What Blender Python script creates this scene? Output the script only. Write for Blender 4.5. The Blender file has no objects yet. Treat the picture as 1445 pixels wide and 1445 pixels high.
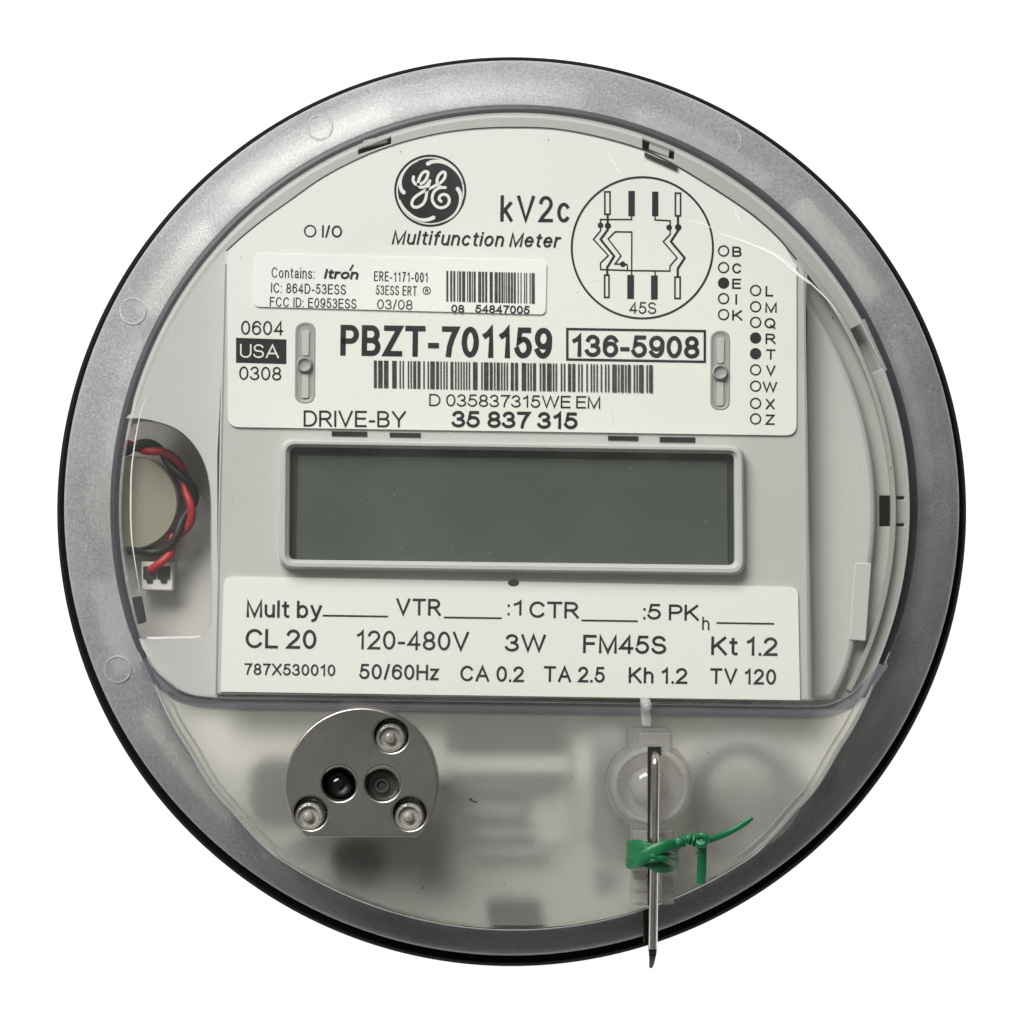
import bpy, bmesh, math, random
from mathutils import Vector
random.seed(7)
sc = bpy.context.scene
# ---------------------------------------------------------------- camera, world, light, exposure
S = 0.178 / 1283.0            # metres per photo pixel in the plane z = 0
D = 0.50                      # camera height above z = 0
GROUND_Z = -0.040
cam = bpy.data.cameras.new('camera'); cam.sensor_width = 36
cam.lens = 36 * D / (1445 * S); cam.clip_start = 0.01; cam.clip_end = 50
cam_o = bpy.data.objects.new('camera', cam); sc.collection.objects.link(cam_o)
cam_o.location = (0, 0, D); sc.camera = cam_o
world = bpy.data.worlds.new('World'); sc.world = world; world.use_nodes = True
wt_ = world.node_tree; bg = wt_.nodes['Background']; bg.inputs[1].default_value = 1.0
tc = wt_.nodes.new('ShaderNodeTexCoord'); nz = wt_.nodes.new('ShaderNodeTexNoise'); nz.inputs['Scale'].default_value = 2.2; nz.inputs['Detail'].default_value = 1.5
rp = wt_.nodes.new('ShaderNodeValToRGB'); rp.color_ramp.elements[0].position = .38; rp.color_ramp.elements[0].color = (.05, .05, .05, 1)
rp.color_ramp.elements[1].position = .64; rp.color_ramp.elements[1].color = (.27, .27, .265, 1)     # an ordinary room: darker and paler patches all round
wt_.links.new(tc.outputs['Generated'], nz.inputs['Vector']); wt_.links.new(nz.outputs[0], rp.inputs[0]); wt_.links.new(rp.outputs[0], bg.inputs[0])
def area(name, loc, size, watts, col):
    l = bpy.data.lights.new(name, 'AREA'); l.shape = 'RECTANGLE'; l.size, l.size_y = size; l.energy = watts; l.color = col
    o = bpy.data.objects.new(name, l); sc.collection.objects.link(o); o.location = loc
    o.rotation_euler = (-Vector(loc)).to_track_quat('-Z', 'Y').to_euler()
area('ceiling_lamp', (-0.58, 1.12, 1.00), (1.1, 0.7), 48, (1.0, 0.99, 0.97))
sc.view_settings.view_transform = 'Standard'; sc.view_settings.look = 'None'
sc.view_settings.exposure = 0; sc.view_settings.gamma = 1
sc.render.engine = 'CYCLES'; sc.cycles.use_denoising = True
sc.cycles.max_bounces = 14; sc.cycles.transparent_max_bounces = 24; sc.cycles.transmission_bounces = 10
sc.cycles.sample_clamp_indirect = 6

# ---------------------------------------------------------------- materials
def new_mat(name):
    m = bpy.data.materials.new(name); m.use_nodes = True; nt = m.node_tree
    for n in list(nt.nodes): nt.nodes.remove(n)
    out = nt.nodes.new('ShaderNodeOutputMaterial')
    return m, nt, out
def noise_fac(nt, scale, detail=3, rough=0.55):
    tc = nt.nodes.new('ShaderNodeTexCoord'); n = nt.nodes.new('ShaderNodeTexNoise')
    n.inputs['Scale'].default_value = scale; n.inputs['Detail'].default_value = detail; n.inputs['Roughness'].default_value = rough
    nt.links.new(tc.outputs['Object'], n.inputs['Vector']); return n.outputs[0]
def mottled(nt, col, amp, scale, amp2=0.0, scale2=3000):
    """base colour with broad and fine variation"""
    def layer(src, a, s):
        mr = nt.nodes.new('ShaderNodeMapRange'); mr.inputs['From Min'].default_value = .25; mr.inputs['From Max'].default_value = .75
        mr.inputs['To Min'].default_value = 1 - a; mr.inputs['To Max'].default_value = 1 + a
        nt.links.new(noise_fac(nt, s), mr.inputs['Value'])
        mx = nt.nodes.new('ShaderNodeVectorMath'); mx.operation = 'SCALE'
        if isinstance(src, tuple): mx.inputs[0].default_value = src
        else: nt.links.new(src, mx.inputs[0])
        nt.links.new(mr.outputs[0], mx.inputs['Scale']); return mx.outputs[0]
    c = layer(tuple(col[:3]), amp, scale)
    if amp2: c = layer(c, amp2, scale2)
    return c
def bump(nt, scale, strength, dist=0.0001):
    b = nt.nodes.new('ShaderNodeBump'); b.inputs['Strength'].default_value = strength; b.inputs['Distance'].default_value = dist
    nt.links.new(noise_fac(nt, scale, 2), b.inputs['Height']); return b.outputs[0]
def pbr(name, col, rough=.5, metal=0, amp=.04, scale=60, amp2=.03, scale2=2500, bmp=None, spec=.5):
    m, nt, out = new_mat(name); p = nt.nodes.new('ShaderNodeBsdfPrincipled')
    nt.links.new(mottled(nt, col, amp, scale, amp2, scale2), p.inputs['Base Color'])
    p.inputs['Roughness'].default_value = rough; p.inputs['Metallic'].default_value = metal
    p.inputs['Specular IOR Level'].default_value = spec
    if bmp: nt.links.new(bump(nt, *bmp), p.inputs['Normal'])
    nt.links.new(p.outputs[0], out.inputs[0]); return m
def schlick(nt, f0=.04, k=1.0):
    """Fresnel reflectance for a thin sheet, the same from either side"""
    lw = nt.nodes.new('ShaderNodeLayerWeight'); lw.inputs[0].default_value = .5
    pw = nt.nodes.new('ShaderNodeMath'); pw.operation = 'POWER'; pw.inputs[1].default_value = 5; nt.links.new(lw.outputs['Facing'], pw.inputs[0])
    ma = nt.nodes.new('ShaderNodeMath'); ma.operation = 'MULTIPLY_ADD'; ma.inputs[1].default_value = (1-f0)*k; ma.inputs[2].default_value = f0
    nt.links.new(pw.outputs[0], ma.inputs[0]); return ma.outputs[0]
def clear(name, tint=(1, 1, 1), haze=0.0, haze_col=(.8, .8, .8), rough=.03, refl=1.0, bmp=None, smudge=0.0):
    """thin clear plastic: passes light straight, reflects by Fresnel, a little milky"""
    m, nt, out = new_mat(name); N = nt.nodes.new
    t = N('ShaderNodeBsdfTransparent'); t.inputs[0].default_value = (*tint, 1)
    d = N('ShaderNodeBsdfDiffuse'); d.inputs[0].default_value = (*haze_col, 1)
    a = N('ShaderNodeMixShader'); a.inputs[0].default_value = haze
    nt.links.new(t.outputs[0], a.inputs[1]); nt.links.new(d.outputs[0], a.inputs[2])
    if smudge:
        mr = N('ShaderNodeMapRange'); mr.inputs['From Min'].default_value = .45; mr.inputs['From Max'].default_value = .8
        mr.inputs['To Min'].default_value = haze; mr.inputs['To Max'].default_value = haze+smudge
        nt.links.new(noise_fac(nt, 38, 5, .62), mr.inputs['Value']); nt.links.new(mr.outputs[0], a.inputs[0])
    g = N('ShaderNodeBsdfGlossy'); g.inputs['Roughness'].default_value = rough
    f = schlick(nt, .04, refl)
    if bmp:
        b = bump(nt, *bmp); nt.links.new(b, g.inputs['Normal'])
    x = N('ShaderNodeMixShader'); nt.links.new(f, x.inputs[0])
    nt.links.new(a.outputs[0], x.inputs[1]); nt.links.new(g.outputs[0], x.inputs[2])
    nt.links.new(x.outputs[0], out.inputs[0]); return m
def frosted(name, col, see=.5, rough=.5, ior=1.25, amp=.06, scale=90, amp2=.10):
    m, nt, out = new_mat(name); N = nt.nodes.new
    r = N('ShaderNodeBsdfRefraction'); r.inputs[0].default_value = (.93, .93, .90, 1); r.inputs['Roughness'].default_value = rough; r.inputs['IOR'].default_value = ior
    d = N('ShaderNodeBsdfDiffuse'); nt.links.new(mottled(nt, col, amp, scale, amp2, 2200), d.inputs[0])
    b = bump(nt, 2600, .35, .00015)
    for n in (r, d): nt.links.new(b, n.inputs['Normal'])
    a = N('ShaderNodeMixShader'); a.inputs[0].default_value = see
    nt.links.new(d.outputs[0], a.inputs[1]); nt.links.new(r.outputs[0], a.inputs[2])
    g = N('ShaderNodeBsdfGlossy'); g.inputs['Roughness'].default_value = .33; nt.links.new(b, g.inputs['Normal'])
    f = schlick(nt)
    x = N('ShaderNodeMixShader'); nt.links.new(f, x.inputs[0])
    nt.links.new(a.outputs[0], x.inputs[1]); nt.links.new(g.outputs[0], x.inputs[2])
    nt.links.new(x.outputs[0], out.inputs[0]); return m

M = dict(
    black=pbr('black_plastic', (.004, .004, .0045), .7, spec=.06),
    pit=pbr('dark_plastic', (.012, .012, .012), .6, spec=.3),
    rim=frosted('frosted_rim_plastic', (.44, .45, .455), see=.5, rough=.85, amp=.16, scale=60, amp2=.34),
    face=frosted('frosted_face_plastic', (.54, .54, .505), see=.72, rough=.85, ior=1.3, amp=.12, scale=42, amp2=.05),
    window=clear('clear_window_plastic', (.985, .985, .975), .006, rough=.02, bmp=(45, .10, .002), smudge=.02),
    wall=clear('edge_refraction_tint', (.66, .64, .70), .4, (.34, .325, .38), .3, refl=.10),  # refraction in the clear wall put into the tint
    edge_dark=pbr('edge_refraction_dark', (.036, .032, .040), .5, amp=.15, scale=120, amp2=.12),  # dark refraction of the clear wall edge, put into the colour
    skirt=clear('clear_wall_plastic', (.86, .86, .87), .03, (.6, .6, .62), .06, refl=.06),
    lip=clear('window_lip_plastic', (.88, .88, .88), .15, (.7, .7, .69), .10, refl=.5),
    glint=clear('pale_glint_plastic', (1, 1, 1), .55, (.92, .92, .90), .15),  # pale colour stands in for highlights on the window
    gate=clear('clear_gate_plastic', (.97, .97, .97), .28, (.92, .92, .92), .06, bmp=(900, .8, .0005)),
    seal=clear('clear_seal_plastic', (.88, .875, .865), .15, (.66, .655, .64), .10, bmp=(260, .3, .001)),
    label=pbr('label_paper', (.805, .808, .768), .45, amp=.012, scale=25, amp2=.012, spec=.3),
    sticker=pbr('sticker_paper', (.87, .87, .845), .4, amp=.01, scale=25, amp2=.01, spec=.3),
    ink=pbr('black_ink', (.018, .018, .021), .5, amp=.15, scale=900, amp2=.1, spec=.2),
    ink2=pbr('barcode_ink', (.05, .05, .053), .5, amp=.5, scale=700, amp2=.2, spec=.2),
    plate=pbr('grey_module_plastic', (.50, .50, .485), .5, amp=.02, scale=40, amp2=.03, bmp=(3500, .25)),
    slot=pbr('slot_plastic', (.34, .34, .335), .45),
    side=pbr('light_grey_plastic', (.53, .53, .515), .45, amp=.025, scale=50, amp2=.02),
    tray=pbr('pale_tray_plastic', (.40, .40, .375), .5, amp=.03, scale=50, amp2=.02),
    floor=pbr('recess_plastic', (.60, .585, .55), .5),
    bezel=pbr('bezel_plastic', (.50, .50, .49), .4, amp=.02),
    lcd=pbr('lcd_glass', (.072, .087, .072), .22, amp=.015, scale=14, amp2=.03),
    lcdrim=pbr('lcd_border', (.03, .034, .032), .4),
    nickel=pbr('nickel_metal', (.38, .368, .34), .36, 1, amp=.12, scale=120, amp2=.08, bmp=(1800, .12)),
    steel=pbr('pin_metal', (.62, .59, .54), .26, 1, amp=.15, scale=300, amp2=.1),
    led=pbr('smoked_lens', (.05, .05, .048), .2),
    blk_lens=pbr('black_lens', (.004, .004, .005), .06),
    post=pbr('rivet_plastic', (.27, .26, .235), .2, amp=.2, scale=900, bmp=(900, .5, .0004)),
    cell=pbr('battery_sleeve', (.30, .29, .225), .35, amp=.04),
    red=pbr('red_insulation', (.42, .02, .026), .5), blk=pbr('black_insulation', (.010, .010, .010), .55),
    plug=pbr('connector_plastic', (.66, .65, .62), .4),
    green=pbr('green_plastic', (.003, .115, .04), .45, amp=.12, scale=250, amp2=.05, bmp=(600, .25, .0004)),
    dgreen=pbr('dark_circuit_board', (.018, .03, .024), .5),
    panel=pbr('inner_panel_plastic', (.80, .79, .72), .6),
    g1=pbr('inner_dark_grey', (.10, .10, .10), .6), g2=pbr('inner_mid_grey', (.30, .31, .33), .6), g3=pbr('inner_soft_grey', (.45, .45, .45), .6),
    white=pbr('inner_white', (.92, .92, .86), .6), dust=pbr('dust', (.42, .40, .36), .9), dirt=pbr('dirt', (.03, .02, .015), .8),
)
m, nt, out = new_mat('glowing_white_ground')
p = nt.nodes.new('ShaderNodeBsdfPrincipled'); p.inputs['Base Color'].default_value = (.2, .2, .2, 1); p.inputs['Roughness'].default_value = .6
p.inputs['Emission Color'].default_value = (1, 1, 1, 1); p.inputs['Emission Strength'].default_value = 1.0  # added glow keeps the ground white and free of shadow
nt.links.new(p.outputs[0], out.inputs[0]); M['ground'] = m

# ---------------------------------------------------------------- geometry helpers (photo pixel -> place at height z)
def W(px, py, z):
    k = S * (D - z) / D
    return Vector(((px - 722.5) * k, (722.5 - py) * k, z))
def link(name, me, mat, parent, smooth=False):
    o = bpy.data.objects.new(name, me); sc.collection.objects.link(o)
    me.materials.clear(); me.materials.append(M[mat])
    if smooth: me.polygons.foreach_set('use_smooth', [True] * len(me.polygons))
    if parent is not None: attach(o, parent)
    return o
def attach(o, parent):
    o.parent = parent; r = parent
    while r.parent: r = r.parent
    if r.type == 'EMPTY': o.matrix_parent_inverse = ROOTINV[parent.name if parent.parent is None else '']
ROOTINV = {'': __import__('mathutils').Matrix.Identity(4)}
def thing(name, label, cat, loc):
    o = bpy.data.objects.new(name, None); sc.collection.objects.link(o); o.location = loc; o.empty_display_size = .01
    o['label'] = label; o['category'] = cat
    ROOTINV[o.name] = __import__('mathutils').Matrix.Translation(-Vector(loc)); return o
def mesh(name, verts, faces, mat, parent, smooth=True, fix=True):
    me = bpy.data.meshes.new(name); me.from_pydata([tuple(v) for v in verts], [], faces); me.validate()
    if fix:
        bm = bmesh.new(); bm.from_mesh(me); bmesh.ops.recalc_face_normals(bm, faces=bm.faces); bm.to_mesh(me); bm.free()
    return link(name, me, mat, parent, smooth)
def loft(name, loops, mat, parent, closed=True, cap0=False, cap1=False, smooth=True):
    n = len(loops[0]); V = [v for l in loops for v in l]; F = []
    for i in range(len(loops) - 1):
        for j in range(n if closed else n - 1):
            k = (j + 1) % n; F.append((i*n+j, i*n+k, (i+1)*n+k, (i+1)*n+j))
    if cap0: F.append(tuple(range(n)))
    if cap1: F.append(tuple(range((len(loops)-1)*n, len(loops)*n)))
    o = mesh(name, V, F, mat, parent, smooth)
    if smooth: sharpen(o)
    return o
def sharpen(o, ang=35):
    bm = bmesh.new(); bm.from_mesh(o.data)
    for e in bm.edges:
        if len(e.link_faces) == 2 and e.calc_face_angle(0) > math.radians(ang): e.smooth = False
    bm.to_mesh(o.data); bm.free()
def circ(cx, cy, r, n=64, a0=0.0, a1=360.0, ry=None):
    m_ = n if abs(a1 - a0) >= 359.9 else n - 1
    return [(cx + r*math.cos(math.radians(a0+(a1-a0)*i/m_)), cy - (ry or r)*math.sin(math.radians(a0+(a1-a0)*i/m_))) for i in range(n)]
def ring3(cx, cy, r, z, n=256): return [W(x, y, z) for x, y in circ(cx, cy, r, n)]
def rnd(pts, rad, n=7):
    """round the corners of a polygon; rad a number or one per corner"""
    out = []; L = len(pts)
    for i, p in enumerate(pts):
        r = rad[i] if isinstance(rad, (list, tuple)) else rad
        p = Vector(p); a = Vector(pts[i-1]) - p; b = Vector(pts[(i+1) % L]) - p
        if r <= 0: out.append(tuple(p)); continue
        ra = min(r, a.length*.49); rb = min(r, b.length*.49); A = p + a.normalized()*ra; B = p + b.normalized()*rb
        for k in range(n):
            t = k/(n-1); out.append(tuple(A*(1-t)**2 + p*2*t*(1-t) + B*t*t))
    return out
def smooth_path(pts, n=10):
    out = []; P = [Vector(p) for p in pts]; P = [2*P[0]-P[1]] + P + [2*P[-1]-P[-2]]
    for i in range(1, len(P)-2):
        for k in range(n):
            t = k/n; a, b, c, d = P[i-1:i+3]
            out.append(.5*((2*b)+(c-a)*t+(2*a-5*b+4*c-d)*t*t+(3*b-a-3*c+d)*t**3))
    out.append(P[-2]); return out
def shape(name, loops, ztop, thick, mat, parent, bevel=0.0):
    """solid plate from an outline (and holes) given in photo pixels at its top face"""
    cu = bpy.data.curves.new(name, 'CURVE'); cu.dimensions = '2D'; cu.fill_mode = 'BOTH'
    for lp in loops:
        sp = cu.splines.new('POLY'); sp.points.add(len(lp)-1); sp.use_cyclic_u = True
        for q, (x, y) in zip(sp.points, lp): v = W(x, y, ztop); q.co = (v.x, v.y, 0, 1)
    cu.extrude = max(thick/2 - bevel, 1e-6); cu.bevel_depth = bevel; cu.bevel_resolution = 2; cu.offset = -bevel
    t = bpy.data.objects.new('t', cu); sc.collection.objects.link(t)
    me = bpy.data.meshes.new_from_object(t.evaluated_get(bpy.context.evaluated_depsgraph_get()))
    bpy.data.objects.remove(t); bpy.data.curves.remove(cu); me.name = name
    for v in me.vertices: v.co.z += ztop - thick/2
    bm = bmesh.new(); bm.from_mesh(me); bmesh.ops.remove_doubles(bm, verts=bm.verts, dist=1e-7); bmesh.ops.recalc_face_normals(bm, faces=bm.faces); bm.to_mesh(me); bm.free()
    o = link(name, me, mat, parent, bevel > 0)
    if bevel > 0:
        sharpen(o, 40)
        for f in o.data.polygons:
            if abs(f.normal.z) > .999: f.use_smooth = False
    return o
def tube(name, path, rad, mat, parent, n=12, flat=1.0):
    """round (or flattened) cord along a 3D path, rad one number or a list in metres"""
    P = [Vector(p) for p in path]; L = len(P); loops = []
    for i, p in enumerate(P):
        t = (P[min(i+1, L-1)] - P[max(i-1, 0)]).normalized()
        up = Vector((0, 0, 1)) if abs(t.z) < .9 else Vector((0, 1, 0))
        s = t.cross(up).normalized(); u = s.cross(t).normalized(); r = rad[i] if isinstance(rad, list) else rad
        loops.append([p + s*r*math.cos(2*math.pi*k/n) + u*r*flat*math.sin(2*math.pi*k/n) for k in range(n)])
    return loft(name, loops, mat, parent, True, True, True)
def lathe(name, cx, cy, prof, mat, parent, n=48):
    """prof: (radius px, z)"""
    c = W(cx, cy, prof[0][1]); loops = []
    for r, z in prof:
        k = S*(D-z)/D*r
        loops.append([Vector((c.x+k*math.cos(2*math.pi*i/n), c.y+k*math.sin(2*math.pi*i/n), z)) for i in range(n)])
    return loft(name, loops, mat, parent, True, False, True)

# ---------------------------------------------------------------- printed strokes and lettering
class Print:
    def __init__(self, z): self.V = []; self.F = []; self.z = z; self.k = 0
    def poly(self, pts):
        b = len(self.V); z = self.z + 2e-6*self.k; self.k += 1
        self.V += [W(x, y, z) for x, y in pts]; self.F.append(tuple(range(b, b+len(pts))))
    def stroke(self, pts, w, closed=False, cap=0.0):
        P = [Vector(p) for p in pts]
        if closed and (P[0]-P[-1]).length < 1e-6: P.pop()
        Q = [P[0]]
        for p in P[1:]:
            if (p-Q[-1]).length > 1e-5: Q.append(p)
        P = Q; L = len(P)
        if L < 2: return
        if not closed and cap:
            P[0] = P[0] + (P[0]-P[1]).normalized()*cap; P[-1] = P[-1] + (P[-1]-P[-2]).normalized()*cap
        b = len(self.V); z = self.z + 2e-6*self.k; self.k += 1
        for i in range(L):
            d0 = (P[i]-P[i-1]).normalized() if (i or closed) else (P[1]-P[0]).normalized()
            d1 = (P[(i+1) % L]-P[i]).normalized() if (i < L-1 or closed) else d0
            n0 = Vector((-d0.y, d0.x)); n1 = Vector((-d1.y, d1.x)); nn = n0+n1
            nn = nn.normalized() if nn.length > 1e-4 else n0
            ww = w[i] if isinstance(w, list) else w
            h = ww/2*min(1/max(nn.dot(n0), .2), 2.2)
            for s in (1, -1): q = P[i]+nn*h*s; self.V.append(W(q.x, q.y, z))
        for i in range(L if closed else L-1):
            j = (i+1) % L; self.F.append((b+2*i, b+2*i+1, b+2*j+1, b+2*j))
    def build(self, name, mat, parent):
        me = bpy.data.meshes.new(name); me.from_pydata([tuple(v) for v in self.V], [], self.F)
        bm = bmesh.new(); bm.from_mesh(me)
        for f in bm.faces:
            f.normal_update()
            if f.normal.z < 0: f.normal_flip()
        bm.to_mesh(me); bm.free()
        return link(name, me, mat, parent)
def A(cx, cy, rx, ry, a0, a1, n=None):
    n = n or max(6, int(abs(a1-a0)/12)); return [(cx+rx*math.cos(math.radians(a0+(a1-a0)*i/n)), cy+ry*math.sin(math.radians(a0+(a1-a0)*i/n))) for i in range(n+1)]
six = [A(.28, .32, .28, .32, 0, 360), A(.30, .56, .30, .44, 35, 180)+[(0, .32)]]
Sg = A(.31, .745, .28, .255, 22, 238)+A(.31, .26, .31, .26, 60, -168)
G = {
 '0': (.56, [A(.28, .5, .28, .5, 0, 360)]), '1': (.40, [[(.06, .77), (.20, .85), (.31, 1), (.31, 0)]]),
 '2': (.56, [A(.27, .73, .27, .27, 168, -25)+[(.40, .45), (.12, .17), (0, 0), (.56, 0)]]),
 '3': (.55, [A(.26, .755, .24, .245, 165, -90), A(.26, .255, .29, .255, 90, -165)]),
 '4': (.58, [[(.44, 0), (.44, 1), (0, .26), (.58, .26)]]), '5': (.55, [[(.50, 1), (.12, 1)]+A(.26, .32, .29, .32, 138, -162)]),
 '6': (.56, six), '7': (.55, [[(0, 1), (.55, 1), (.37, .66), (.25, .33), (.20, 0)]]),
 '8': (.56, [A(.28, .755, .235, .245, 0, 360), A(.28, .255, .28, .255, 0, 360)]), '9': (.56, [[(.56-x, 1-y) for x, y in l] for l in six]),
 'A': (.78, [[(0, 0), (.39, 1), (.78, 0)], [(.13, .33), (.65, .33)]]),
 'B': (.64, [[(0, 0), (0, 1), (.34, 1)]+A(.34, .755, .25, .245, 90, -90)+[(0, .51)], [(0, .51)]+A(.36, .255, .28, .255, 90, -90)+[(0, 0)]]),
 'C': (.74, [A(.39, .5, .39, .5, 38, 322)]), 'D': (.70, [[(0, 0), (0, 1), (.30, 1)]+A(.30, .5, .40, .5, 90, -90)+[(0, 0)]]),
 'E': (.60, [[(.60, 1), (0, 1), (0, 0), (.60, 0)], [(0, .53), (.54, .53)]]), 'F': (.55, [[(.55, 1), (0, 1), (0, 0)], [(0, .53), (.46, .53)]]),
 'H': (.66, [[(0, 0), (0, 1)], [(.66, 0), (.66, 1)], [(0, .53), (.66, .53)]]), 'I': (0, [[(0, 0), (0, 1)]]),
 'K': (.66, [[(0, 0), (0, 1)], [(.62, 1), (0, .36)], [(.22, .58), (.66, 0)]]), 'L': (.52, [[(0, 1), (0, 0), (.52, 0)]]),
 'M': (.78, [[(0, 0), (0, 1), (.39, 0), (.78, 1), (.78, 0)]]), 'O': (.80, [A(.40, .5, .40, .5, 0, 360)]),
 'P': (.62, [[(0, 0), (0, 1), (.35, 1)]+A(.35, .735, .27, .265, 90, -90)+[(0, .47)]]),
 'Q': (.80, [A(.40, .5, .40, .5, 0, 360), [(.50, .22), (.80, -.04)]]),
 'R': (.67, [[(0, 0), (0, 1), (.35, 1)]+A(.35, .74, .27, .26, 90, -90)+[(0, .48)], [(.33, .48), (.67, 0)]]),
 'S': (.62, [Sg]), 'T': (.70, [[(0, 1), (.70, 1)], [(.35, 1), (.35, 0)]]), 'U': (.66, [[(0, 1)]+A(.33, .33, .33, .33, 180, 360)+[(.66, 1)]]),
 'V': (.76, [[(0, 1), (.38, 0), (.76, 1)]]), 'W': (1.12, [[(0, 1), (.28, 0), (.56, 1), (.84, 0), (1.12, 1)]]),
 'X': (.72, [[(0, 1), (.72, 0)], [(.72, 1), (0, 0)]]), 'Y': (.74, [[(0, 1), (.37, .44), (.74, 1)], [(.37, .44), (.37, 0)]]), 'Z': (.64, [[(.02, 1), (.63, 1), (0, 0), (.64, 0)]]),
 'a': (.48, [A(.24, .50, .20, .22, 160, 0)+[(.44, .10), (.48, 0)], [(.44, .42)]+A(.20, .19, .20, .19, 90, 270)+[(.44, .18)]]),
 'b': (.52, [[(0, 0), (0, 1)], A(.26, .36, .26, .36, 0, 360)]), 'c': (.48, [A(.26, .36, .26, .36, 45, 315)]),
 'e': (.52, [[(.01, .38), (.52, .38)]+A(.26, .36, .26, .36, 4, 322)]), 'f': (.28, [[(.12, 0)]+A(.28, .80, .16, .20, 180, 90)[0:]+[], [(0, .70), (.27, .70)]]),
 'h': (.46, [[(0, 0), (0, 1)], A(.23, .46, .23, .26, 180, 0)+[(.46, 0)]]), 'i': (0, [[(0, 0), (0, .72)], [(0, .98), (0, 1)]]),
 'k': (.47, [[(0, 0), (0, 1)], [(.43, .72), (0, .29)], [(.15, .44), (.47, 0)]]), 'l': (0, [[(0, 0), (0, 1)]]),
 'n': (.46, [[(0, 0), (0, .72)], A(.23, .46, .23, .26, 180, 0)+[(.46, 0)]]), 'o': (.54, [A(.27, .36, .27, .36, 0, 360)]),
 'r': (.26, [[(0, 0), (0, .72)], A(.24, .44, .24, .28, 180, 80)]), 's': (.45, [[(x*.73, y*.72) for x, y in Sg]]),
 't': (.27, [[(.12, .93)]+A(.26, .14, .14, .14, 180, 280), [(0, .72), (.27, .72)]]), 'u': (.46, [[(0, .72)]+A(.23, .26, .23, .26, 180, 360)+[(.46, .72)], [(.46, .26), (.46, 0)]]),
 'y': (.52, [[(0, .72), (.27, 0)], [(.52, .72), (.22, -.17), (.06, -.25)]]), 'z': (.44, [[(0, .72), (.44, .72), (0, 0), (.44, 0)]]),
 '-': (.26, [[(0, .34), (.26, .34)]]), '/': (.26, [[(0, -.02), (.26, 1.02)]]), ':': (0, [[(0, 0), (0, .01)], [(0, .66), (0, .67)]]), '.': (0, [[(0, 0), (0, .01)]]),
}
SL = 0.0148
def text(s, x0, x1, yt, yb, parent, z, wt=.150, slope=SL, italic=0.0, mat='ink', name='lettering', gap=.13):
    """lettering from x0 to x1, cap top yt and baseline yb measured at its left end"""
    H = yb-yt; w = wt*H; h = H-w; items = []; glyph_w = fixed = 0.0
    for i, ch in enumerate(s):
        if ch == ' ': items.append((None, 0)); fixed += .45*H; continue
        items.append((ch, G[ch][0])); glyph_w += G[ch][0]*h; fixed += w
        if i < len(s)-1 and s[i+1] != ' ': fixed += gap*H*(.7 if wt > .17 else 1)
    xs = (x1-x0-fixed-italic*H)/max(glyph_w, 1e-6)
    sc_gap = 1.0
    if not .55 < xs < 1.75:
        xs2 = min(max(xs, .55), 1.75); sc_gap = max(.1, (x1-x0-italic*H-glyph_w*xs2-len(s.replace(' ', ''))*w)/max(1e-6, fixed-len(s.replace(' ', ''))*w)); xs = xs2
    P = Print(z); u = 0.0
    for i, (ch, wd) in enumerate(items):
        if ch is None: u += .45*H*sc_gap; continue
        for ln in G[ch][1]:
            pts = []
            for gx, gy in ln:
                a = u+w/2+gx*h*xs; b = w/2+gy*h
                pts.append((x0+a+italic*b+slope*b, yb-b+slope*a))
            cl = len(ln) > 8 and math.hypot(ln[0][0]-ln[-1][0], ln[0][1]-ln[-1][1]) < .01
            P.stroke(pts, w, closed=cl, cap=0 if cl else w*.5)
        u += wd*h*xs+w
        if i < len(s)-1 and s[i+1] != ' ': u += gap*H*(.7 if wt > .17 else 1)*sc_gap
    return P.build(name, mat, parent)

# ================================================================ the setting
g = mesh('ground', [(-2, -2, GROUND_Z), (2, -2, GROUND_Z), (2, 2, GROUND_Z), (-2, 2, GROUND_Z)], [(0, 1, 2, 3)], 'ground', None, False)
g['kind'] = 'structure'

# ================================================================ the meter
meter = thing('electricity_meter', 'round electricity meter with frosted rim, clear window, printed labels and grey-green display', 'meter', (0, 0, GROUND_Z))
ZF, ZT, ZLF, ZW = .0125, .0185, .034, .046      # flange edge, flange top, lower face, window top
def r_in(phi):
    """inner radius (px) of the rim; phi degrees away from straight down"""
    T = [(0, 595), (34, 595), (45, 583), (55, 571), (64, 566), (75, 570), (180, 570)]
    phi = abs((phi+180) % 360-180)
    for (a, x), (b, y) in zip(T, T[1:]):
        if a <= phi <= b: t = (phi-a)/(b-a); t = t*t*(3-2*t); return x+(y-x)*t
CX, CY = 725.3, 717.5
def polar(ang, dr=0.0):
    """ang: 0 = right, 90 = up (degrees)"""
    r = r_in(ang+90)+dr; return (CX+r*math.cos(math.radians(ang)), CY-r*math.sin(math.radians(ang)))
NR = 288
def rim_w(q):
    a = polar(q, 3); return 628-math.hypot(a[0]-722, a[1]-717)
def zt(q): return ZF+.0008+.50*max(4, rim_w(q))*S
angs = [360*i/NR for i in range(NR)]
loft('back_housing', [ring3(722, 720, r, z, 96) for r, z in ((470, GROUND_Z+.0002), (478, GROUND_Z+.001), (500, -.014), (560, -.0125))], 'black', meter, cap0=True, cap1=True)
loft('base_ring', [ring3(722, 722, r, z, NR) for r, z in ((556, -.0124), (590, -.0115), (605, -.006), (612, -.001), (622, .004), (638, .0075), (641.5, .0090), (640.5, .0100), (637, .0108))]
     + [ring3(722, 717, 629, .0110, NR)] + [ring3(722, 717, 607, .0105, NR)], 'black', meter)
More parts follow.
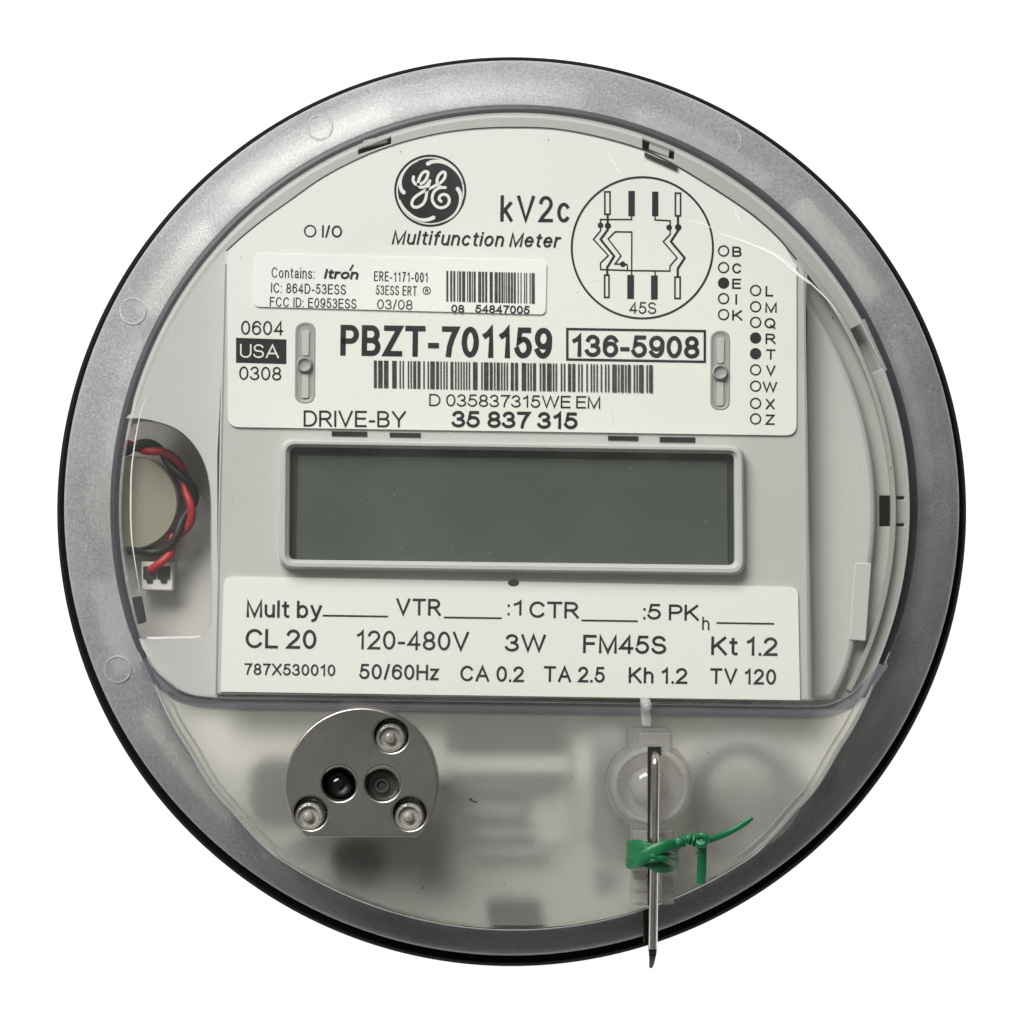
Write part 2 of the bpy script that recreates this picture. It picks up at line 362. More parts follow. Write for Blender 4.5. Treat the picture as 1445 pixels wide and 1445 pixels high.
fl = loft('cover_flange', [ring3(722, 717, 631.5, ZF-.0012, NR), ring3(722, 717, 631, ZF, NR), ring3(722, 717, 628, ZF+.0008, NR)]
     + [[W(*((lambda a, b: (a[0]*(1-t)+b[0]*t, a[1]*(1-t)+b[1]*t))((722+628*math.cos(math.radians(q)), 717-628*math.sin(math.radians(q))), polar(q, 3))), ZF+.0008+(zt(q)-ZF-.0008)*(1-(1-t)**1.25)) for q in angs] for t in (.25, .5, .75, 1)]
     + [[W(*polar(q), zt(q)+.0004) for q in angs]], 'rim', meter)
for x, y, r in ((451, 179, 19), (1028, 199, 20), (187, 439, 20), (1326, 720, 15), (1270, 474, 18), (166, 945, 20)):
    dx, dy = x-722, 717-y; d0 = math.hypot(dx, dy); q = math.degrees(math.atan2(dy, dx)); a, b = 628, r_in(q+90)+3
    def zr(px, py):
        rr = math.hypot(px-722, py-717); t = min(1, max(0, (a-rr)/(a-b))); return ZF+.0008+(zt(q)-ZF-.0008)*(1-(1-t)**1.25)
    loft('mould_mark', [[W(px, py, zr(px, py)+h) for px, py in circ(x, y, rr, 40)] for rr, h in ((r, -.00004), (r-1.0, .00008), (r-2.5, .00008), (r-3.5, .00001))], 'rim', fl)
# interior: pale tray with clip slots, black bowl below
loft('base_bowl', [ring3(722, 717, 608, .0100, 96), ring3(722, 717, 560, -.0105, 96)], 'pit', meter, cap1=True)
slotL = [(480+x*.0969, 160+y*.0969) for x, y in ((264, 500), (262, 598), (742, 442), (744, 325))]
slotR = [(880+x*.1246, 160+y*.1246) for x, y in ((214, 275), (580, 415), (572, 525), (214, 398))]
clipH = [(1241, 699.5), (1261, 699.5), (1261, 743), (1241, 743)]
brk1 = [(1265, 700.5), (1276, 700.5), (1276, 705), (1265, 705)]; brk2 = [(1265, 738.5), (1276, 738.5), (1276, 743), (1265, 743)]
nook = [(1200.6, 464.7), (1214.7, 457.2), (1246, 519.5), (1229.6, 527)]
batt = rnd([(120, 600), (200, 588), (262, 606), (301, 665), (301, 902), (186, 902), (150, 800)], [5, 60, 60, 60, 34, 8, 5])
boardhole = rnd([(186, 843), (199, 841), (206, 878), (193, 882)], 3)
def tr(q): return (CX+557*math.cos(math.radians(q)), CY-557*math.sin(math.radians(q)))
notch = rnd([(184, 598), (205, 590), (262, 608), (299, 665), (299, 902), (200, 906)], [2, 40, 60, 50, 34, 2])
shape('inner_tray', [[tr(q) for q in range(-28, 166, 2)] + notch + [tr(q) for q in range(201, 208, 2)] + [(250, 990), (1200, 1000)], slotL, slotR, clipH, brk1, brk2, nook], .0225, .002, 'tray', meter, .0002)
shape('clip_tab', [[(480+x*.0969, 160+y*.0969) for x, y in ((335, 400), (350, 488), (684, 418), (694, 300))]], .0218, .002, 'tray', meter, .0002)
shape('clip_tab', [[(880+x*.1246, 160+y*.1246) for x, y in ((300, 268), (530, 372), (512, 500), (287, 405))]], .0218, .002, 'tray', meter, .0002)
shape('nook_floor', [[(1195, 455), (1220, 450), (1252, 522), (1225, 535)]], .0185, .001, 'plate', meter)
# side plates
lp_out = [(319, 356)] + [(725-549*math.cos(math.radians(q)), 725-549*math.sin(math.radians(q))) for q in range(42, -26, -3)]
shape('side_plate', [[p for p in lp_out if p[1] < 590] + rnd([(178, 588), (205, 587), (262, 604), (302, 664), (302, 903), (196, 905)], [2, 40, 60, 60, 36, 4]) + [(225, 948), (262, 977), (304, 984), (304, 640)]], .0250, .009, 'side', meter, .00035)
shape('side_plate', [[(1130, 378), (1136, 378)] + [(725+512*math.cos(math.radians(q)), 722-512*math.sin(math.radians(q))) for q in range(35, -20, -2)] + [(1206, 915), (1199, 940), (1189, 965), (1176, 988), (1130, 990)]], .0250, .006, 'side', meter, .0012)
shape('moulded_block', [rnd([(1207, 794), (1230, 795), (1222, 905), (1198, 903)], 3)], .02515, .0006, 'side', meter, .0002)
loft('shell_rib', [[(W(725+r*math.cos(math.radians(q)), 722-r*math.sin(math.radians(q)), z)) for q in range(-28, 158, 2)] for r, z in ((540, .0225), (539, .0242), (533, .0244), (531, .0225))], 'tray', meter, closed=False)
# battery recess floor
shape('recess_floor', [[(150, 560), (310, 560), (310, 915), (170, 915)]], .0080, .002, 'floor', meter)
# moulded ribs of the base, dimly visible through the frosted flange
for a0, a1, r0, r1, mt in ((190, 203, 560, 600, 'side'), (209, 228, 572, 597, 'panel'), (234, 252, 578, 602, 'side'), (256, 263, 580, 596, 'panel'), (277, 288, 582, 600, 'g3'), (292, 316, 578, 600, 'side'), (321, 337, 570, 594, 'panel'), (342, 357, 566, 598, 'g3'), (3, 24, 566, 590, 'side'), (30, 47, 564, 602, 'panel'), (52, 73, 562, 592, 'side'), (80, 100, 562, 600, 'g3'), (107, 132, 560, 604, 'panel'), (137, 152, 560, 596, 'panel'), (155, 163, 560, 584, 'side')):
    n_ = max(4, int((a1-a0)/3))
    shape('base_rib', [[(722+r1*math.cos(math.radians(a0+(a1-a0)*i/n_)), 717-r1*math.sin(math.radians(a0+(a1-a0)*i/n_))) for i in range(n_+1)] + [(722+r0*math.cos(math.radians(a1-(a1-a0)*i/n_)), 717-r0*math.sin(math.radians(a1-(a1-a0)*i/n_))) for i in range(n_+1)]], .0095, .002, mt, meter)
# ---- centre module
arc = [(319.5, 354), (345, 331), (375, 307), (406, 285), (456, 250), (510, 222), (560, 203), (615, 189), (669.5, 181.5), (728, 179.5), (787, 182), (850, 194), (912, 212.5), (953, 233), (995, 258), (1034, 283), (1066, 306), (1098, 335), (1124, 366)]
arc_s = [tuple(p) for p in smooth_path(arc, 5)]
mod = arc_s + [(1136, 378), (1140, 600), (1147, 990), (303, 980), (310, 600), (317, 358)]
module = shape('face_module', [mod], .0300, .006, 'plate', meter, .0005)
for x0, x1, y0, y1 in ((468, 518, 608.5, 616), (550, 593.5, 610.5, 617.5), (858, 900.6, 615, 622), (931, 981, 616.5, 624.5)):
    shape('vent_slot', [[(x0, y0), (x1, y0+.7), (x1, y1), (x0, y1-.7)]], .03018, .0003, 'pit', module)
shape('groove_line', [[(317.5, 372), (319.0, 372), (305.5, 982), (303.8, 982)]], .03012, .0004, 'g2', module)
shape('groove_line', [[(1133.5, 385), (1136.5, 385), (1143.5, 988), (1140.0, 988)]], .03012, .0004, 'g2', module)
shape('latch_mark', [circ(724.5, 822.5, 8, 24, ry=5)], .0305, .0006, 'lcdrim', module, .0001)
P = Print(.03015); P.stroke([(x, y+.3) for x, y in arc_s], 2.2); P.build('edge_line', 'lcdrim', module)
shape('clip_recess', [[(909.5, 214.5), (956, 235), (955.5, 240.5), (909.5, 220)]], .0309, .0006, 'lcdrim', module)
# upper label
ZL = .0304
up = [(x, y+2.5) for x, y in arc_s if x < 1110] + rnd([(1124, 372), (1124, 614.5), (321.5, 602.5), (320.5, 358)], [3, 16, 16, 2])
slots = [rnd([(416.6, 454), (445.4, 454.4), (444.6, 569.5), (415.6, 569)], 14.3, 9), rnd([(1002.5, 466), (1030.3, 466.4), (1030, 579), (1002, 578.6)], 13.8, 9)]
label = shape('dial_label', [up] + slots, ZL, .0003, 'label', meter)
label['label'] = 'large cream dial label with black print'
for lp in slots:
    cx = sum(p[0] for p in lp)/len(lp); cy = sum(p[1] for p in lp)/len(lp)
    sl = shape('key_slot', [lp], ZL-.00005, .0001, 'slot', label)
    n_ = len(lp); c_ = (cx, cy)
    loft('slot_rim', [[W(x, y, ZL+.00002) for x, y in lp], [W(cx+(x-cx)*.90, cy+(y-cy)*.975, ZL+.00012) for x, y in lp], [W(cx+(x-cx)*.72, cy+(y-cy)*.92, ZL-.00001) for x, y in lp]], 'slot', label)
    lathe('slot_peg', cx-.5, cy+3, [(11, ZL-.0001), (11, ZL+.0005), (9, ZL+.0009), (7, ZL+.0005), (4, ZL+.0004)], 'slot', label, 28)
    shape('slot_bar', [rnd([(cx-5, cy-46), (cx+6, cy-46), (cx+5, cy-10), (cx-4, cy-10)], 3)], ZL+.0002, .0002, 'plate', label, .00006)
    shape('slot_bar', [rnd([(cx-4, cy+16), (cx+5, cy+16), (cx+5, cy+50), (cx-5, cy+50)], 3)], ZL+.0002, .0002, 'plate', label, .00006)
ZI = ZL+.00006
def T(s, x0, x1, yt, yb, **k):
    return text(s, x0, x1, yt, yb, k.pop('on', label), k.pop('z', ZI), **k)
def dot_ring(x, y, r, fill):
    P = Print(ZI)
    if fill: P.poly(circ(x, y, r, 28))
    else: P.stroke(circ(x, y, r-1.0, 32), 2.1, closed=True)
    P.build('option_mark', 'ink', label)
# emblem
k = .0865
def L(pts): return [(545+x*k, 208+y*k) for x, y in pts]
P = Print(ZI); c = (607.1, 269.0)
P.stroke(circ(*c, 49.4, 72), 2.9, closed=True); P.poly(circ(*c, 45.6, 72)); P.build('emblem_disc', 'ink', label)
P = Print(ZI+.00006)
for sw in (((680, 265), (760, 232), (880, 232), (1000, 275), (1120, 365), (1205, 480), (1245, 580)), ((1165, 675), (1205, 750), (1215, 850), (1190, 960), (1130, 1070), (1040, 1155), (940, 1205)),
           ((770, 1145), (680, 1178), (560, 1180), (450, 1135), (345, 1050), (265, 950), (215, 850)), ((285, 735), (243, 680), (228, 580), (250, 470), (315, 360), (410, 270), (520, 215))):
    pp = smooth_path(L(sw), 6); n = len(pp)
    P.stroke(pp, [5.6*(1-.72*(i/(n-1))**1.2) for i in range(n)]); P.poly(circ(pp[0].x, pp[0].y, 2.8, 16))
for ln in (((445, 480), (440, 540), (480, 598), (545, 600), (625, 555), (672, 475), (680, 410), (640, 392), (582, 430), (535, 520), (522, 600), (560, 650), (625, 640), (680, 595), (710, 548)),
           ((712, 545), (690, 620), (662, 720), (648, 820), (605, 915), (520, 972), (445, 968), (418, 910), (452, 830), (540, 760), (660, 690), (760, 645), (835, 600)),
           ((965, 655), (895, 650), (842, 605), (830, 530), (862, 450), (920, 402), (962, 420), (955, 490), (905, 560), (838, 604)),
           ((900, 652), (850, 668), (790, 712), (752, 795), (762, 890), (830, 968), (920, 983), (1000, 940), (1030, 860), (1002, 792), (942, 766), (882, 790), (862, 842), (895, 880))):
    pp = smooth_path(L(ln), 8); P.stroke(pp, 4.1)
    for e in (pp[0], pp[-1]): P.poly(circ(e.x, e.y, 2.05, 12))
P.build('emblem_monogram', 'label', label)
dot_ring(437.6, 326, 8.8, False)
T('I/O', 454.2, 482.6, 317.8, 334.8, wt=.15)
T('kV2c', 705.8, 803.7, 275.5, 312.5, wt=.13, gap=.16)
T('Multifunction Meter', 552.5, 792.3, 324.6, 344.6, wt=.145, italic=.2, gap=.15, slope=.0205)
for s, y, f in (('B', 354.3, 0), ('C', 377.8, 0), ('E', 399.6, 1), ('I', 421.6, 0), ('K', 444.1, 0)):
    dot_ring(1021.0, y-.3, 8.0, f); wd = {'I': 2.7, 'B': 13.5, 'C': 13, 'E': 12.5, 'K': 14.5}[s]
    x = 1033+(4.5 if s == 'I' else 0); T(s, x, x+wd, y-6.6, y+8.0, wt=.17)
for s, y, f, x0, x1 in (('L', 410, 0, 1080, 1091), ('M', 432.9, 0, 1079.8, 1096), ('Q', 455, 0, 1078.5, 1094), ('R', 477, 1, 1080, 1094.5), ('T', 499.2, 1, 1081, 1094), ('V', 522, 0, 1081, 1094), ('W', 545, 0, 1076, 1096.5), ('X', 569.3, 0, 1080.5, 1093), ('Z', 591.2, 0, 1080, 1093)):
    dot_ring(1066.2, y-.2, 8.0, f); T(s, x0, x1, y-6.5, y+8.2, wt=.165)
# wiring diagram
P = Print(ZI)
def K(pts): return [(760+x*.3044, 200+y*.3044) for x, y in pts]
P.stroke(circ(906.4, 349.6, 99.6, 120), 2.9, closed=True)
for x0, y0, x1, y1, f in ((303, 228, 335, 340, 0), (416, 228, 446, 345, 1), (526, 231, 555, 345, 1), (630, 234, 662, 347, 0), (302, 614, 330, 725, 0), (411, 617, 442, 728, 1), (521, 620, 552, 731, 1), (628, 623, 660, 730, 0)):
    if f: P.poly(K([(x0, y0), (x1, y0), (x1, y1), (x0, y1)]))
    else: P.stroke(K([(x0+4, y0+4), (x1-4, y0+4), (x1-4, y1-4), (x0+4, y1-4)]), 2.3, closed=True)
thin, thick = 1.9, 3.1
P.stroke(K([(431, 345), (431, 360), (287, 360), (287, 412), (254, 452), (323, 527), (287, 562), (287, 592), (432, 597), (608, 599), (609, 576), (642, 537), (578, 463), (610, 428), (610, 366), (540, 362), (540, 345)]), thin)
P.stroke(K([(320, 338), (320, 408), (287, 452), (350, 530), (318, 582), (318, 614)]), thick)
P.stroke(K([(646, 346), (646, 412), (613, 462), (677, 538), (645, 588), (645, 624)]), thick)
P.stroke(K([(431, 618), (432, 418), (355, 417), (322, 450), (382, 528), (354, 566), (410, 568), (413, 597)]), thin); P.stroke(K([(540, 598), (540, 622)]), thin)
for x, y, r in ((287, 387, 4.0), (321, 389, 4.4), (605, 397, 4.0), (647, 396, 4.6), (390, 567, 3.9)): P.poly(circ(760+x*.3044, 200+y*.3044, r, 18))
P.build('wiring_diagram', 'ink', label)
T('45S', 887.8, 925.9, 425.9, 442.6, wt=.12)
# left date block, serials, barcode
T('0604', 340, 399.6, 452.3, 472.2, wt=.12); T('0308', 337.3, 396.8, 516.8, 536, wt=.12)
P = Print(ZI); P.poly([(333, 476.6), (404, 479), (404, 513.6), (333, 511.6)]); P.build('print_block', 'ink', label)
T('USA', 338.6, 393.6, 485.4, 504.8, wt=.11, mat='label', z=ZI+.00006)
T('PBZT-701159', 480, 778.5, 458.2, 501.6, wt=.175)
P = Print(ZI); P.stroke([(800.5, 464.2), (994.5, 467.2), (994.5, 510.5), (800.5, 507.2)], 3.4, closed=True); P.build('print_frame', 'ink', label)
T('136-5908', 805.7, 986.8, 471.8, 503.2, wt=.185)
def barcode(x0, x1, yt, yb, slope, seed, on, z, unit):
    rr = random.Random(seed); P = Print(z); x = x0
    while x < x1-unit:
        b = unit*rr.choice((1, 1, 1, 2, 2, 3)); b = min(b, x1-x); s = unit*rr.choice((.8, .8, .8, 1, 1.8, 2.4))
        d = slope*(x-x0); P.poly([(x+slope*(yb-yt)*-0, yt+d), (x+b, yt+d+slope*b), (x+b, yb+d+slope*b), (x, yb+d)]); x += b+s
    return P.build('barcode', 'ink2', on)
barcode(527.5, 921, 508.6, 547.6, .0165, 5, label, ZI, 2.15)
T('D 035837315WE EM', 605.5, 846.8, 555.6, 573, wt=.122); T('DRIVE-BY', 428.3, 572.6, 579, 602, wt=.125, slope=.008); T('35 837 315', 637.6, 814.8, 579.4, 603, wt=.185)
# small sticker
ZS = ZL+.0003
stk = shape('ert_sticker', [rnd([(360.8, 358.4), (771.5, 368.4), (769.8, 443.8), (358.2, 432.6)], 8)], ZS, .0002, 'sticker', meter)
stk.name = 'module_sticker'; stk['label'] = 'small white sticker with fine print and barcode'
q = dict(on=stk, z=ZS+.00005, slope=.024)
T('Contains:', 383, 443.5, 377.0, 391.8, wt=.10, **q); T('Itron', 456.7, 507.5, 379.5, 393.2, wt=.24, italic=.22, **q)
P = Print(ZS+.00005); P.stroke([(493.5, 382), (498.5, 373.4)], 2.6); P.build('accent_mark', 'ink', stk)
T('ERE-1171-001', 527.6, 603.7, 382.6, 396.4, wt=.11, **q); T('IC: 864D-53ESS', 382.3, 487.8, 399, 413.0, wt=.11, **q); T('53ESS ERT', 530.4, 588.1, 402.4, 415.8, wt=.11, **q)
P = Print(ZS+.00005); P.stroke(circ(602, 410, 5.2, 24), 1.3, closed=True); P.build('registered_mark', 'ink', stk)
T('R', 600, 604.4, 407, 413, wt=.2, **q)
T('FCC ID: E0953ESS', 380.6, 502.7, 418.9, 432.4, wt=.11, **q); T('03/08', 532, 582, 422.2, 436.0, wt=.115, **q)
barcode(629.7, 754.5, 382.2, 425.4, .024, 11, stk, ZS+.00005, 1.45)
T('08', 636.6, 655, 429.6, 441.0, wt=.19, **q); T('54847005', 670.5, 747.3, 429.8, 441.4, wt=.19, **q)
# lower label
low = shape('rating_label', [rnd([(316, 813), (1126, 828), (1129, 988), (311, 976)], [13, 13, 0, 0])], ZL, .0003, 'label', meter)
low['label'] = 'wide cream rating label under the display'
q = dict(on=low)
T('Mult by', 347.8, 453.8, 846.6, 870.9, **q); T('VTR', 558.8, 621.9, 844.2, 868, **q); T(':1', 716, 738.5, 847, 868.2, **q); T('CTR', 746.7, 816.6, 848.4, 871.6, **q)
T(':5', 907.6, 932.4, 851.8, 874, **q); T('PK', 943.6, 985.9, 852.8, 875.2, **q); T('h', 990.7, 1001, 870.3, 889, wt=.12, **q)
for x0, x1, y in ((455.3, 547.3, 868.6), (626.4, 708, 871.2), (820.3, 900, 875.4), (1011, 1092.4, 879)):
    P = Print(ZI); P.stroke([(x0, y), (x1, y+SL*(x1-x0))], 2.4); P.build('fill_in_line', 'ink', low)
T('CL 20', 346.3, 446.2, 887.2, 914.4, **q); T('120-480V', 501.9, 661.4, 889.2, 916, wt=.13, **q); T('3W', 713, 770, 894.6, 919.2, **q); T('FM45S', 822.6, 940, 895.6, 921.4, **q); T('Kt 1.2', 1003.4, 1097, 898, 924.2, **q)
T('787X530010', 344.8, 473, 935.8, 952.2, **q); T('50/60Hz', 507, 618.8, 936.6, 958.2, **q); T('CA 0.2', 649.3, 739.2, 939, 961.2, **q); T('TA 2.5', 767.3, 853.2, 939.8, 962, **q); T('Kh 1.2', 886.9, 969.8, 941.4, 963.8, **q); T('TV 120', 1002, 1095, 942.8, 964.8, **q)
# display
def rr(a, b, c, d, r, n=9): return rnd([a, b, c, d], r, n)
bo = rr((395.5, 619), (1050, 628.5), (1051.5, 811.5), (393.5, 802.5), 20); bm1 = rr((399, 622.5), (1046.5, 632), (1048, 808), (397, 799), 18)
bm2 = rr((403, 626), (1042.5, 635.5), (1044, 803), (401.5, 794.5), 15); bi = rr((408.5, 629.5), (1036, 639.5), (1037, 798.5), (407.5, 790.5), 10); bi2 = rr((411, 632), (1034, 642), (1035, 796.5), (410, 788.5), 8)
Z0 = .0300
bz = loft('display_bezel', [[W(x, y, z) for x, y in l] for l, z in ((bo, Z0-.0004), (bo, Z0+.0016), (bm1, Z0+.0026), (bm2, Z0+.0026), (bi, Z0+.0018), (bi2, Z0-.0010))], 'bezel', meter)
shape('display_border', [rr((409, 630), (1036, 640), (1037, 798), (408, 790), 9)], Z0+.00018, .0003, 'lcdrim', bz)
shape('display_screen', [[(421, 642.5), (1026, 651), (1027, 797.5), (418, 788.5)]], Z0+.0004, .0003, 'lcd', bz)

# ================================================================ clear cover and frosted lower cover
# window outline (top sheet) and its wall foot, matched point for point
corner = smooth_path([(207, 928), (222, 950), (254, 975), (299, 985), (420, 987.5), (720, 991.5), (1030, 996.5), (1138, 998), (1172, 994.5), (1205, 977), (1240, 936)], 6)
cornf = smooth_path([(196, 936), (213, 962), (246, 988), (297, 1000), (420, 1003), (720, 1007), (1030, 1011), (1138, 1013), (1178, 1010), (1217, 989), (1253, 942)], 6)
top_in = [(CX-.4+557.3*math.cos(math.radians(q)), CY+2-557.3*math.sin(math.radians(q))) for q in [-22.5+(225.0/110)*i for i in range(111)]]
top_ft = [polar(q, 0) for q in [-22.5+(225.0/110)*i for i in range(111)]]
t_out = top_in + [tuple(p) for p in corner]; f_out = top_ft + [tuple(p) for p in cornf]
na = len(top_in); nA = len(t_out)
cxw, cyw = 724, 640
def ins(l, d):
    n = len(l); o = []
    for i in range(n):
        a = Vector(l[i-1]); b = Vector(l[(i+1) % n]); t = (b-a); t = t.normalized() if t.length > 1e-6 else Vector((1, 0))
        nrm = Vector((t.y, -t.x)); p = Vector(l[i]); q1 = p+nrm*d
        if (q1-Vector((cxw, cyw))).length > (p-Vector((cxw, cyw))).length: q1 = p-nrm*d
        o.append(tuple(q1))
    return o
def zfoot(i):
    if i < na:
        e = min(i, na-1-i)/10.0; zz = zt(-22.5+(225.0/110)*i); return zz+.0002+(ZLF-zz)*max(0, 1-e)
    return ZLF
t1 = t_out; t0 = ins(t_out, 4)
loft('window_wall', [[W(*f_out[i], zfoot(i)+.0002) for i in range(nA)], [W(f_out[i][0]*.25+t1[i][0]*.75, f_out[i][1]*.25+t1[i][1]*.75, ZW-.004) for i in range(nA)], [W(*t1[i], ZW-.0012) for i in range(nA)]], 'skirt', meter)
def zg(i): return zt(-22.5+(225.0/110)*i)+.0003
loft('wall_dark_band', [[W(*polar(q, dr), zt(q)+dz) for q in [-23.5+227*i/140 for i in range(141)]] for dr, dz in ((.5, .0002), (-1.5, .0010), (-6, .0013), (-11, .0010), (-13.2, -.001))], 'edge_dark', meter, closed=False)  # dark look of the edge-on clear wall, put in as a ring
lowc = [tuple(p) for p in corner]; lowf = [tuple(p) for p in cornf]
loft('window_foot', [[W(*p, ZLF+.0002) for p in lowf], [W((p[0]+q_[0])/2, (p[1]+q_[1])/2, ZLF+.0008) for p, q_ in zip(lowf, lowc)], [W(*p, ZLF+.0009) for p in lowc]], 'wall', meter, closed=False)
tube('foot_line', [W(x, y-.5, ZLF+.0012) for x, y in lowc[4:-4]], .00015, 'edge_dark', meter, 8)
loft('window_lip', [[W(*p, ZW-.0012) for p in t1], [W(*p, ZW-.0003) for p in ins(t_out, 1.5)], [W(*p, ZW) for p in t0]], 'lip', meter)
shape('window', [t0], ZW+.0001, .0002, 'window', meter)
def highlight_streak(pts, w, z=ZW+.0002):  # highlights along the window lip, built as pale raised lines
    pp = smooth_path(pts, 8); n = len(pp)
    tube('lip_highlight', [W(p.x, p.y, z) for p in pp], [w*S*(.15+.85*math.sin(math.pi*(i+.5)/n)) for i in range(n)], 'glint', meter, 8, .5)
c3 = lambda l: [(900+x*.346, 100+y*.346) for x, y in l]
highlight_streak(c3([(330, 662), (440, 700), (560, 755), (640, 822), (700, 868)]), 2.0); highlight_streak(c3([(500, 712), (600, 772), (660, 832), (700, 862), (780, 940), (830, 1010)]), 1.1)
highlight_streak(c3([(200, 610), (260, 622), (310, 645)]), .8); highlight_streak(c3([(390, 555), (410, 600), (432, 640)]), .9); highlight_streak([(856, 214), (866, 229), (876, 246)], .8)
highlight_streak([(206, 560), (196, 593), (186.5, 654), (184.5, 705), (185.5, 754), (190, 790), (198, 840)], 1.0)
# dust and hairs lying on the window
rd = random.Random(3); P = Print(ZW+.00025)
for i in range(150):
    x, y = rd.uniform(210, 1240), rd.uniform(200, 965)
    if (x-725)**2+(y-718)**2 > 530**2: continue
    r = rd.uniform(.25, .75); P.poly([(x+r*math.cos(t)*rd.uniform(.6, 1.3), y+r*math.sin(t)*rd.uniform(.6, 1.3)) for t in (0, 1.2, 2.5, 3.8, 5.1)])
for i in range(2):
    x, y, a = rd.uniform(330, 1150), rd.uniform(240, 940), rd.uniform(0, 6.28); l = rd.uniform(6, 16)
    P.stroke(smooth_path([(x, y), (x+l*math.cos(a), y+l*math.sin(a)), (x+l*1.8*math.cos(a+.4), y+l*1.8*math.sin(a+.4))], 4), .45)
P.build('dust', 'dust', meter)['kind'] = 'stuff'
# lower cover
low_out = [polar(q, -1.0) for q in range(-22, -159, -2)]
def zl(py): return ZLF-.0045*(py-1003)/310
cf2 = ins([tuple(p) for p in cornf], 0)
lc = shape('lower_cover', [[tuple(p) for p in cornf] + low_out], ZLF, .0008, 'face', meter)
bm = bmesh.new(); bm.from_mesh(lc.data); bmesh.ops.delete(bm, geom=[f for f in bm.faces if f.normal.z < .5], context='FACES'); bm.to_mesh(lc.data); bm.free()
for v in lc.data.vertices: v.co.z += -.0045*max(-.3, ((722.5-v.co.y/(S*(D-ZLF)/D))-1003)/310)
lo = [polar(q, -1.0) for q in range(-21, -160, -1)]
loft('lower_wall', [[W(*p, zl(p[1])-.0004) for p in lo], [W(*polar(q, 1.0), zt(q)+.0003) for q in range(-21, -160, -1)]], 'rim', meter, closed=False)
for a, b in ((-28, -58), (-122, -152)):
    st = 1 if b > a else -1
    for dr, rr_ in ((-3, 2.2), (-13, 1.2)):
        pts = [polar(q, dr) for q in [a+(b-a)*i/30 for i in range(31)]]
        tube('cover_bead', [W(x, y, zl(y)+.0003) for x, y in pts], [rr_*S*max(.2, min(1, i/4, (30-i)/4)) for i in range(31)], 'face', lc, 8, .7)
shape('gate_mark', [rnd([(903, 984), (918, 985), (920, 1026), (906, 1026)], 5)], ZLF+.0016, .0016, 'gate', lc, .0006)
lathe('gate_stub', 911, 994, [(8, ZLF+.0010), (8, ZLF+.0050), (5, ZLF+.0058), (2, ZLF+.0060)], 'gate', lc, 20)
# what shows dimly through the frosted cover
ZP = .0225
panel = shape('inner_panel', [[(222, 975), (1226, 985)] + [polar(q, -2) for q in range(-26, -155, -2)]], ZP, .002, 'panel', meter)
def inner(nm, pts, z, mat, r=4, th=.002): return shape(nm, [rnd(pts, r)], z, th, mat, panel)
def box(x0, y0, x1, y1): return [(x0, y0), (x1, y0), (x1, y1), (x0, y1)]
inner('printed_band', box(628, 1024, 795, 1057), .0255, 'g1'); inner('printed_band', box(618, 1096, 778, 1117), .0260, 'g2')
for b in (box(648, 1128, 742, 1150), box(655, 1166, 752, 1180), box(668, 1192, 768, 1206)): inner('printed_band', b, .0262, 'g3')
inner('white_patch', box(748, 1118, 802, 1188), .0240, 'white'); inner('white_patch', box(630, 1066, 800, 1090), .0265, 'white')
inner('circuit_block', box(688, 1268, 762, 1305), .0250, 'black', 10, .004); inner('circuit_block', box(352, 1066, 430, 1162), .0238, 'g1', 36)
inner('circuit_block', box(468, 1185, 540, 1250), .0240, 'g1', 30)
lathe('well_ring', 1045, 1112, [(86, .0227), (86, .0252), (64, .0252), (56, .0229)], 'g3', panel); lathe('well_floor', 1045, 1112, [(50, .0236), (46, .0246), (20, .0250)], 'side', panel)
for b in (box(404, 1180, 446, 1212), box(592, 1228, 640, 1258), box(836, 1222, 872, 1256)): inner('circuit_block', b, .0234, 'g2', 20)
inner('circuit_block', box(835, 1020, 880, 1200), .0262, 'g2', 12)

# ================================================================ optical port
ZO = ZLF+.0058
def cut_circle(cx, cy, r, yflat):
    a = math.degrees(math.asin((yflat-cy)/r)); return [(cx+r*math.cos(math.radians(t)), cy-r*math.sin(math.radians(t))) for t in [-a+(180+2*a)*i/90 for i in range(91)]]
pc = cut_circle(510.2, 1107, 108, 1181.3)
posts = [(551.8, 1037.7, 24.5), (438, 1147.3, 24), (578, 1148, 24)]; lens = [(478.8, 1105.7, 25.2), (539.9, 1105.7, 25.2)]
port = shape('optical_port', [pc] + [circ(x, y, r, 48)[::-1] for x, y, r in posts+lens], ZO, .0060, 'nickel', meter, .0003)
port['label'] = 'round nickel optical port plate with flat lower edge'
for x, y, r in posts:
    lathe('rivet', x, y+.5, [(r-1.8, ZO-.0058), (r-1.8, ZO-.0022), (r-5, ZO-.0012), (r-9, ZO-.0010), (r-11, ZO-.0016), (r-16, ZO-.0016), (r-18, ZO-.0008), (r-22, ZO-.0006)], 'post', port, 40)
    lathe('rivet_floor', x, y, [(r+1, ZO-.0056), (r-2, ZO-.0046)], 'post', port, 32)
x, y, r = lens[0]; lathe('lens', x, y, [(r-.5, ZO-.0058), (r-2, ZO-.0040), (r-8, ZO-.0026), (r-16, ZO-.0019), (2, ZO-.0016)], 'blk_lens', port, 40)
x, y, r = lens[1]; lathe('lens', x, y, [(r-.5, ZO-.0058), (r-1.5, ZO-.0026), (r-5, ZO-.0024), (r-7, ZO-.0030), (11, ZO-.0030), (10, ZO-.0022), (7, ZO-.0022), (6, ZO-.0028), (2, ZO-.0026)], 'led', port, 40)
